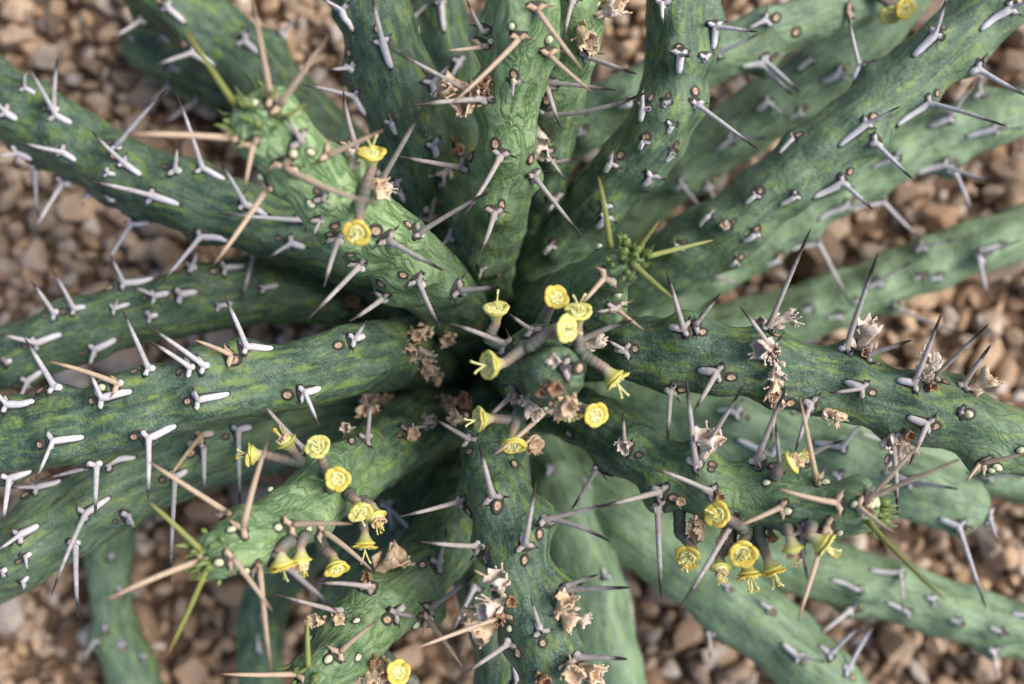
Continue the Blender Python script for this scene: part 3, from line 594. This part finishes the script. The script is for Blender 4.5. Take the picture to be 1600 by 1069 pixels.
# ------------------------------------------------------------------ scars and buds on the skin
def scar_mesh(kind, seed):
    rng=random.Random(seed); mb=MB(); n=14
    el=rng.uniform(1.15,1.5)
    prof=[(.00115,-.0002,1),(.00112,.0001,1),(.00085,.00028,1),(.00062,.00022,1),(.00058,.00012,0),(.00025,.0002,0)] if kind=='t' else \
         [(.0010,-.0002,1),(.0009,.00012,1),(.00066,.00018,0),(.0006,.0005,0),(.0004,.00078,0),(.00015,.00088,0)]
    V=[]
    for r,h,_ in prof:
        for k in range(n):
            a=2*math.pi*k/n; j=1+.1*math.sin(2*a+seed)+rng.uniform(-.05,.05)
            V.append((r*math.cos(a)*j, r*math.sin(a)*j*el, h))
    for i in range(len(prof)-1):
        F=[(i*n+k,i*n+(k+1)%n,(i+1)*n+(k+1)%n,(i+1)*n+k) for k in range(n)]
        mb.f+=F; mb.m+=[prof[i][2] if kind=='p' else (0 if i>=3 else 1)]*n
    mb.f.append(tuple((len(prof)-1)*n+k for k in range(n))); mb.m.append(0)
    mb.v=V; mb.a=[0.0]*len(V)
    me=bpy.data.meshes.new('flower_scar' if kind=='t' else 'bud'); me.from_pydata(mb.v,[],mb.f)
    me.materials.append(M['scar'] if kind=='t' else M['budpale']); me.materials.append(M['rim'])
    me.polygons.foreach_set('material_index',mb.m); me.polygons.foreach_set('use_smooth',[True]*len(mb.f)); me.update()
    return me
SC={k:[scar_mesh(k,i) for i in range(4)] for k in 'tp'}
SC['x']=[]
for q in SC['t']:
    q2=q.copy(); q2.materials[0]=M['scardark']; SC['x'].append(q2)
def frame(loc, z, x, scale=1.0):
    z=z.normalized(); x=(x-z*x.dot(z)); x=x.normalized() if x.length>1e-6 else z.orthogonal().normalized()
    y=z.cross(x)
    return Matrix.Translation(loc) @ Matrix((x,y,z)).transposed().to_4x4() @ Matrix.Scale(scale,4)
def place_scar(s,p,nrm,kind):
    obj('bud' if kind=='p' else 'flower_scar', random.choice(SC[kind]), s.ob, frame(p,nrm,axis_at(s,p).cross(nrm)*1+nrm.orthogonal()*.2,random.uniform(.8,1.15)*(.72 if kind=='x' else 1)))
for (k,x,y,kind) in scar_rows:
    p,n,_=hit(ST[k],x,y); place_scar(ST[k],p,n,kind)
for s,p,kind in extra:
    loc,n,i,d=s.bvh.find_nearest(p); place_scar(s,loc,n,'p' if kind=='p' else random.choice('xxt'))

# ------------------------------------------------------------------ flowers
def petal_mesh(mat, seed):
    """one rounded, kidney shaped lobe of the flower ring; x radial, z along the axis"""
    rng=random.Random(seed); nu,nv=9,6; V=[];F=[]
    for side in (0,1):
        for i in range(nu):
            a=(i/(nu-1)-.5)*2            # -1..1 across
            for j in range(nv):
                b=j/(nv-1)
                th=a*math.radians(41)
                ro=.0031*(1-.15*abs(a)**3.5)*(1+.03*math.sin(3*a+seed))
                r=.0015+(ro-.0015)*b
                z=.0006*math.sin(b*math.pi*.55)-.0010*max(0,b-.55)**2*(1.0 if side==0 else .9)+.00012*math.cos(a*2.2)+rng.uniform(-.00003,.00003)
                z-= .00042 if side else 0
                if b>.99: z+=(-.00012 if side==0 else .00012)
                V.append((r*math.cos(th),r*math.sin(th),z+.0002))
    n=nu*nv
    for i in range(nu-1):
        for j in range(nv-1):
            q=(i*nv+j,(i+1)*nv+j,(i+1)*nv+j+1,i*nv+j+1); F.append(q); F.append(tuple(n+k for k in q[::-1]))
    for i in range(nu-1): F.append((i*nv+nv-1,(i+1)*nv+nv-1,n+(i+1)*nv+nv-1,n+i*nv+nv-1))
    for j in range(nv-1):
        F.append((j,j+1,n+j+1,n+j)); o=(nu-1)*nv; F.append((o+j+1,o+j,n+o+j,n+o+j+1))
    me=bpy.data.meshes.new('petal'); me.from_pydata(V,[],F); me.materials.append(mat)
    me.polygons.foreach_set('use_smooth',[True]*len(F)); me.update(); return me
def lathe_mb(prof,n,mb,mi=0,jit=0,rng=None,a0=0):
    V=[];A=[]
    for r,z,at in prof:
        for k in range(n):
            a=2*math.pi*k/n+a0; j=1+(rng.uniform(-jit,jit) if rng else 0)
            V.append((r*math.cos(a)*j,r*math.sin(a)*j,z)); A.append(at)
    F=[(i*n+k,i*n+(k+1)%n,(i+1)*n+(k+1)%n,(i+1)*n+k) for i in range(len(prof)-1) for k in range(n)]
    F.append(tuple((len(prof)-1)*n+k for k in range(n)))
    mb.add(V,F,mi,A)
def cup_mesh():
    mb=MB(); lathe_mb([(.00085,-.0034,.62),(.00095,-.0028,.74),(.00115,-.0020,.86),(.00150,-.0012,.93),(.00205,-.0005,.99),(.00262,-.0001,1.05),(.0022,.0002,1.05),(.0016,.00015,1.0),(.0003,.0002,.95)],20,mb)
    ob=mb.build('cup',[M['stalk']]); me=ob.data; bpy.data.objects.remove(ob); return me
def stamen_mesh(seed, many):
    rng=random.Random(seed); mb=MB()
    for k in range(30):
        a=rng.uniform(0,6.28); r=.0014*math.sqrt(rng.uniform(.02,1)); h=rng.uniform(.0005,.0013)
        p=Vector((r*math.cos(a),r*math.sin(a),.0002)); q=p+Vector((p.x*.35+rng.uniform(-.0002,.0002),p.y*.35+rng.uniform(-.0002,.0002),h))
        v,f=tube([p,(p+q)/2,q],[.00022,.00016,.00006],5); mb.add(v,f,0)
    lathe_mb([(.0017,.0001,0),(.0016,.0007,0),(.0013,.00075,0),(.0011,.0004,0)],16,mb,0,.06,rng)
    if many:
        for k in range(many):
            a=rng.uniform(0,6.28); h=rng.uniform(.0022,.0040); sp=rng.uniform(.0003,.0017)
            p=Vector((0,0,.0003)); q=Vector((math.cos(a)*sp,math.sin(a)*sp,h))
            v,f=tube([p,(p+q)/2+Vector((math.cos(a),math.sin(a),0))*.0002,q],[.00014,.00011,.0001],5); mb.add(v,f,0)
            for g in (-1,1):
                c=q+Vector((-math.sin(a),math.cos(a),0))*g*.00018
                v,f=tube([c-Vector((0,0,.00016)),c,c+Vector((0,0,.00018))],[.00008,.00021,.00007],6); mb.add(v,f,1)
    ob=mb.build('stamens',[M['stamen'],M['pollen']]); me=ob.data; bpy.data.objects.remove(ob); return me
def style_mesh(seed):
    rng=random.Random(seed); mb=MB(); sp=rng.uniform(.0004,.0011); h=rng.uniform(.0036,.0046)
    a0=rng.uniform(0,3.14)
    for g in (0,math.pi):
        a=a0+g+rng.uniform(-.3,.3); d=Vector((math.cos(a),math.sin(a),0))
        pts=[Vector((0,0,.0002)),Vector((0,0,.0014)),d*sp*.35+Vector((0,0,h*.55)),d*sp+Vector((0,0,h*.88)),d*(sp+.0004)+Vector((0,0,h))]
        v,f=tube(pts,[.00026,.00022,.00019,.00018,.00027],6); mb.add(v,f,0)
    ob=mb.build('style',[M['stamen']]); me=ob.data; bpy.data.objects.remove(ob); return me
CUP=cup_mesh()
PET={'y':[petal_mesh(M['petal'],i) for i in range(4)],'l':[petal_mesh(M['petal_pale'],i+9) for i in range(4)],'w':[petal_mesh(M['drypetal'],i+20) for i in range(3)]}
STAM=[stamen_mesh(i,0) for i in range(3)]; STAMM=[stamen_mesh(40+i,9) for i in range(3)]
STYL=[style_mesh(i) for i in range(5)]
for fi,e in enumerate(rows(FLOWERS)):
    k=e[0]; cx,cy,dx,dy,up,fx,fy=map(float,e[1:8]); look=e[8]; sty=e[9]=='1'
    s=ST[k]; sp,nrm,rp=hit(s,fx,fy)
    lift=.0022 if k!='S27' else .0045
    d=raydir(fx,fy)
    foot=rp-d*lift if (rp-sp).length<1e-6 else rp-d*.001
    fd=Vector((dx,-dy,0)); A=(fd.normalized()*math.sqrt(max(1-up*up,.0)) if fd.length>0 else Vector())+Vector((0,0,up)); A.normalize()
    r=raydir(cx,cy); zc=foot.z+.001+.0042*up
    Cc=CAMP+r*((zc-H)/r.z)
    sc=random.uniform(.82,.93)
    fr=frame(Cc,A,A.orthogonal(),sc)@Matrix.Rotation(random.uniform(0,6.28),4,'Z')
    flower=obj('flower',CUP,plant,fr)
    # curved stalk from the skin, over the foot, into the cup
    mb=MB(); end=Cc-A*.0030*sc
    mid=(foot+end)/2+(Vector((0,0,1))-A*.3)*.0003
    pts=[sp-nrm*.0006,(sp*.4+foot*.6)+nrm*.0004,foot,foot*.55+mid*.45,mid,end*.6+mid*.4,end,end+A*.0006]
    keep=[pts[0]]
    for q in pts[1:]:
        if (q-keep[-1]).length>.0003: keep.append(q)
    m=len(keep); rad=[.0013,.00125]+[.00118-.00036*j/max(m-3,1) for j in range(m-2)]
    dense=catmull([(*q,rr) for q,rr in zip(keep,rad)],5)
    path=[Vector(q[:3]) for q in dense]; rr=[q[3]*(1+.06*math.sin(i*1.7)) for i,q in enumerate(dense)]
    v,f=tube(path,rr,12); mb.add(v,f,0,[.66*i/(len(path)-1) for i in range(len(path)) for _ in range(12)])
    mb.build('stalk',[M['stalk']],flower,foot)
    if look!='w':
        for j in range(5):
            if random.random()<.03: continue
            obj('petal',random.choice(PET[look]),flower,fr@Matrix.Rotation(j*2*math.pi/5+random.uniform(-.05,.05),4,'Z')@Matrix.Rotation(random.uniform(-.10,.14)-.10,4,'Y')@Matrix.Scale(random.uniform(.95,1.07),4))
    else:
        for j in range(5):
            obj('petal',random.choice(PET[look]),flower,fr@Matrix.Rotation(j*2*math.pi/5,4,'Z')@Matrix.Translation((.0004,0,0))@Matrix.Rotation(-.9+random.uniform(-.3,.3),4,'Y')@Matrix.Scale(random.uniform(.6,.8),4))
    many = k in ('S13',) or (k=='S21' and cx<400)
    obj('stamens',random.choice(STAMM if many or look=='w' else STAM),flower,fr)
    if sty and look!='w': obj('style',random.choice(STYL),flower,fr@Matrix.Rotation(random.uniform(-.25,.25),4,'X'))

# ------------------------------------------------------------------ dried flower remains
def dried_mesh(mat, seed):
    rng=random.Random(seed); mb=MB(); n=14
    prof=[(.10,0),(.13,.12),(.16,.25),(.15,.38),(.20,.52),(.27,.66),(.31,.78),(.36,.92)]
    V=[]
    off=Vector((rng.random()*50,rng.random()*50,seed))
    for i,(r,z) in enumerate(prof):
        for k in range(n):
            a=2*math.pi*k/n
            w=1+.38*noise.noise(Vector((math.cos(a)*1.6,math.sin(a)*1.6,z*3))+off)+.16*math.cos(5*a+seed)*(z)
            zz=z+(rng.uniform(-.14,.16) if i==len(prof)-1 else rng.uniform(-.02,.02))
            V.append((r*w*math.cos(a)+.12*math.sin(z*3+seed)*z,r*w*math.sin(a)+.1*math.cos(z*4+seed)*z,zz))
    F=[(i*n+k,i*n+(k+1)%n,(i+1)*n+(k+1)%n,(i+1)*n+k) for i in range(len(prof)-1) for k in range(n)]
    F.append(tuple(range(n))[::-1])
    o=len(V)                                              # inner wall so the paper has thickness
    for i in (7,6,5,4):
        for k in range(n):
            p=V[i*n+k]; V.append((p[0]*.82,p[1]*.82,p[2]-.02))
    for i in range(3): F+=[(o+i*n+k,o+i*n+(k+1)%n,o+(i+1)*n+(k+1)%n,o+(i+1)*n+k) for k in range(n)]
    F+=[(7*n+k,7*n+(k+1)%n,o+(k+1)%n,o+k) for k in range(n)]
    F.append(tuple(o+3*n+k for k in range(n)))
    mb.add(V,F)
    for k in range(7):                                    # curled scraps and shrivelled threads
        a=rng.uniform(0,6.28); b=Vector((math.cos(a)*.24,math.sin(a)*.24,rng.uniform(.4,.85)))
        t=b+Vector((math.cos(a)*rng.uniform(.05,.25),math.sin(a)*rng.uniform(.05,.25),rng.uniform(.05,.35)))
        v,f=tube([b,(b+t)/2+Vector((rng.uniform(-.06,.06),rng.uniform(-.06,.06),.03)),t],[.04,.034,.022],6); mb.add(v,f)
        v,f=tube([t-Vector((0,0,.05)),t,t+Vector((.02,0,.06))],[.02,.055,.015],6); mb.add(v,f)
    for k in range(4):
        a=rng.uniform(0,6.28); b=Vector((math.cos(a)*.12,math.sin(a)*.12,.05)); t=b+Vector((math.cos(a)*.22,math.sin(a)*.22,.2)); u=t+Vector((math.cos(a)*.05,math.sin(a)*.05,.18))
        v,f=tube([b,t,u],[.05,.12,.03],7,squash=.3,up=Vector((-math.sin(a),math.cos(a),.3))); mb.add(v,f)
    ob=mb.build('dried_flower',[mat]); me=ob.data; bpy.data.objects.remove(ob); return me
DR={'d':[dried_mesh(M['dry'],i) for i in range(6)],'w':[dried_mesh(M['drywhite'],i+10) for i in range(6)],'b':[dried_mesh(M['drybrown'],i+20) for i in range(4)]}
for e in rows(DRIED):
    s=ST[e[0]]; x,y,dx,dy,L=map(float,e[1:6])
    p,nrm,_=hit(s,x,y); pxl=PXS(p.z*1000)
    v=Vector((dx,-dy,0)); v=v/max(v.length,1)
    v.z=math.sqrt(max(1-v.length_squared,0))*1.0+.25
    v=(v.normalized()+nrm*.35).normalized()
    obj('dried_flower',random.choice(DR[e[6]]),plant,frame(p-v*.0004,v,v.orthogonal(),L*pxl*1.0)@Matrix.Rotation(random.uniform(0,6.28),4,'Z'))

# ------------------------------------------------------------------ growing tips: small leaves and buds
def leaf_mesh(seed):
    rng=random.Random(seed); mb=MB()
    pts=[Vector((0,0,0)),Vector((.15,0,.25)),Vector((.25,0,.5)),Vector((.22,0,.78)),Vector((.15,0,1))]
    v,f=tube(pts,[.10,.17,.16,.09,.01],8,up=Vector((1,0,-.2)),squash=.4); mb.add(v,f)
    ob=mb.build('leaf',[M['budgreen']]); me=ob.data; bpy.data.objects.remove(ob); return me
def knob_mesh():
    mb=MB(); lathe_mb([(.18,0,0),(.34,.2,0),(.40,.45,0),(.33,.7,0),(.18,.9,0),(.05,1,0)],10,mb)
    ob=mb.build('bud',[M['budgreen']]); me=ob.data; bpy.data.objects.remove(ob); return me
LEAF=[leaf_mesh(i) for i in range(3)]; KNOB=knob_mesh()
for k in ('S2','S20','S21','S13','S29'):
    s=ST[k]; rng=random.Random(k); T=Vector(s.T[-1]); R=float(s.R[-13]); c=Vector(s.C[-1])-T*R*.9
    for j in range(26):
        a=j*2.4; el=rng.uniform(.05,1.0)
        u=T.orthogonal().normalized(); w2=T.cross(u)
        dr=(T*math.sin(el*1.5)+(u*math.cos(a)+w2*math.sin(a))*math.cos(el*1.5)).normalized()
        loc,n,i,d=s.bvh.find_nearest(c+dr*R*1.2)
        m=frame(loc-n*.0002,(n+T*.5),dr.cross(T),rng.uniform(.0016,.0030))
        if j%3==0: obj('bud',KNOB,s.ob,m@Matrix.Scale(.8,4))
        else: obj('leaf',LEAF[j%3],s.ob,m@Matrix.Rotation(rng.uniform(0,6.28),4,'Z')@Matrix.Scale(1.35,4))

# ------------------------------------------------------------------ the ground: soil sheet and gravel
me=bpy.data.meshes.new('ground'); g=15
me.from_pydata([(-g,-g,-.002),(g,-g,-.002),(g,g,-.002),(-g,g,-.002)],[],[(0,1,2,3)]); me.materials.append(M['soil'])
ground=bpy.data.objects.new('ground',me); COL.objects.link(ground); ground['kind']='structure'
ground['label']='dry brown soil covered with tan and pinkish angular gravel'
import bmesh
def ico(sub):
    bm=bmesh.new(); bmesh.ops.create_icosphere(bm,subdivisions=sub,radius=1)
    v=np.array([x.co[:] for x in bm.verts]); f=np.array([[q.index for q in p.verts] for p in bm.faces]); bm.free(); return v,f
IV,IF=ico(3); LV,LF=ico(2)
def rock(v, rng):
    v=v.copy()
    for _ in range(8):
        d=rng.normal(size=3); d/=np.linalg.norm(d); h=rng.uniform(.30,.72)
        o=v@d; m=o>h; v[m]-=np.outer(o[m]-h,d)*.93
    v*=rng.uniform([.8,.62,.5],[1.2,1.0,.85])
    return v+rng.normal(size=v.shape)*.012
rrng=np.random.default_rng(5)
ROCKS=[rock(IV,rrng) for _ in range(16)]; LROCKS=[rock(LV,rrng) for _ in range(40)]
def rotm(rng):
    q=rng.normal(size=4); q/=np.linalg.norm(q); a,b,c,d=q
    return np.array([[1-2*(c*c+d*d),2*(b*c-a*d),2*(b*d+a*c)],[2*(b*c+a*d),1-2*(b*b+d*d),2*(c*d-a*b)],[2*(b*d-a*c),2*(c*d+a*b),1-2*(b*b+c*c)]])
pts=[]
for layer,(step,zz,lo,hi) in enumerate(((.0056,-.0012,.0026,.0044),(.0088,.0018,.0028,.0060),(.0125,.0046,.0034,.0080))):
    xs=np.arange(-.30,.30,step); ys=np.arange(-.22,.22,step)
    for x in xs:
        for y in ys:
            if layer and rrng.random()<.32: continue
            px_,py_=x+rrng.uniform(-.5,.5)*step,y+rrng.uniform(-.5,.5)*step
            pts.append((px_,py_,zz+rrng.uniform(-.0018,.0018),(lo+(hi-lo)*rrng.random()**1.7)*1.12*(1+.55*(rrng.random()<.06)),rrng.random()))
pts=np.array(pts)
# which ones show: inside the frame and not under a stem
tops=[]
bv=[s.bvh for s in ST.values()]
for i,(x,y,z,r,t) in enumerate(pts):
    d=H-z; X=x/(THALF*d); Y=y/(THALF*d)
    if abs(X)>.99 or abs(Y)>.66 or z<.003: continue
    o=Vector((x,y,z+r*.6)); dr=(CAMP-o).normalized()
    if any(b.ray_cast(o,dr,.4)[0] is not None for b in bv): continue
    tops.append((r,i))
tops.sort(reverse=True); chosen={i for r,i in tops[:300]}
tone_mesh=[]
for j,v in enumerate(ROCKS):
    for tn in (.05,.22,.38,.55,.72,.88):
        m=bpy.data.meshes.new('stone'); m.from_pydata(v.tolist(),[],IF.tolist()); m.materials.append(M['stone'])
        m.polygons.foreach_set('use_smooth',[False]*len(IF))
        at=m.attributes.new('tone','FLOAT','POINT'); at.data.foreach_set('value',[tn+rrng.uniform(-.08,.08)]*len(v)); m.update()
        tone_mesh.append(m)
# object-space textures are sized for a metre, so the shared unit meshes are baked to 6 mm and scaled by ratio
for m in tone_mesh: m.transform(Matrix.Scale(.006,4))
BV=[];BF=[];BT=[];off=0
for i,(x,y,z,r,t) in enumerate(pts):
    if i in chosen:
        ob=bpy.data.objects.new('stone',tone_mesh[int(rrng.integers(len(tone_mesh)))]); COL.objects.link(ob)
        ob.location=(x,y,z); ob.rotation_euler=rrng.uniform(0,6.28,3); sc=r/.006*1.1; ob.scale=(sc,sc,sc); ob.parent=ground
        continue
    v=LROCKS[int(rrng.integers(40))]@rotm(rrng).T*(r*1.1)+np.array([x,y,z])
    BV.append(v); BF.append(LF+off); BT.append(np.full(len(v),t*.95)); off+=len(v)
BV=np.vstack(BV); BF=np.vstack(BF); BT=np.concatenate(BT)
me=bpy.data.meshes.new('gravel')
me.vertices.add(len(BV)); me.vertices.foreach_set('co',BV.astype(np.float32).ravel())
me.loops.add(BF.size); me.loops.foreach_set('vertex_index',BF.astype(np.int32).ravel())
me.polygons.add(len(BF)); me.polygons.foreach_set('loop_start',np.arange(0,BF.size,3,dtype=np.int32))
me.update(calc_edges=True); me.validate()
at=me.attributes.new('tone','FLOAT','POINT'); at.data.foreach_set('value',BT.astype(np.float32))
me.materials.append(M['stone'])
gr=bpy.data.objects.new('gravel',me); COL.objects.link(gr); gr.parent=ground; gr['kind']='stuff'
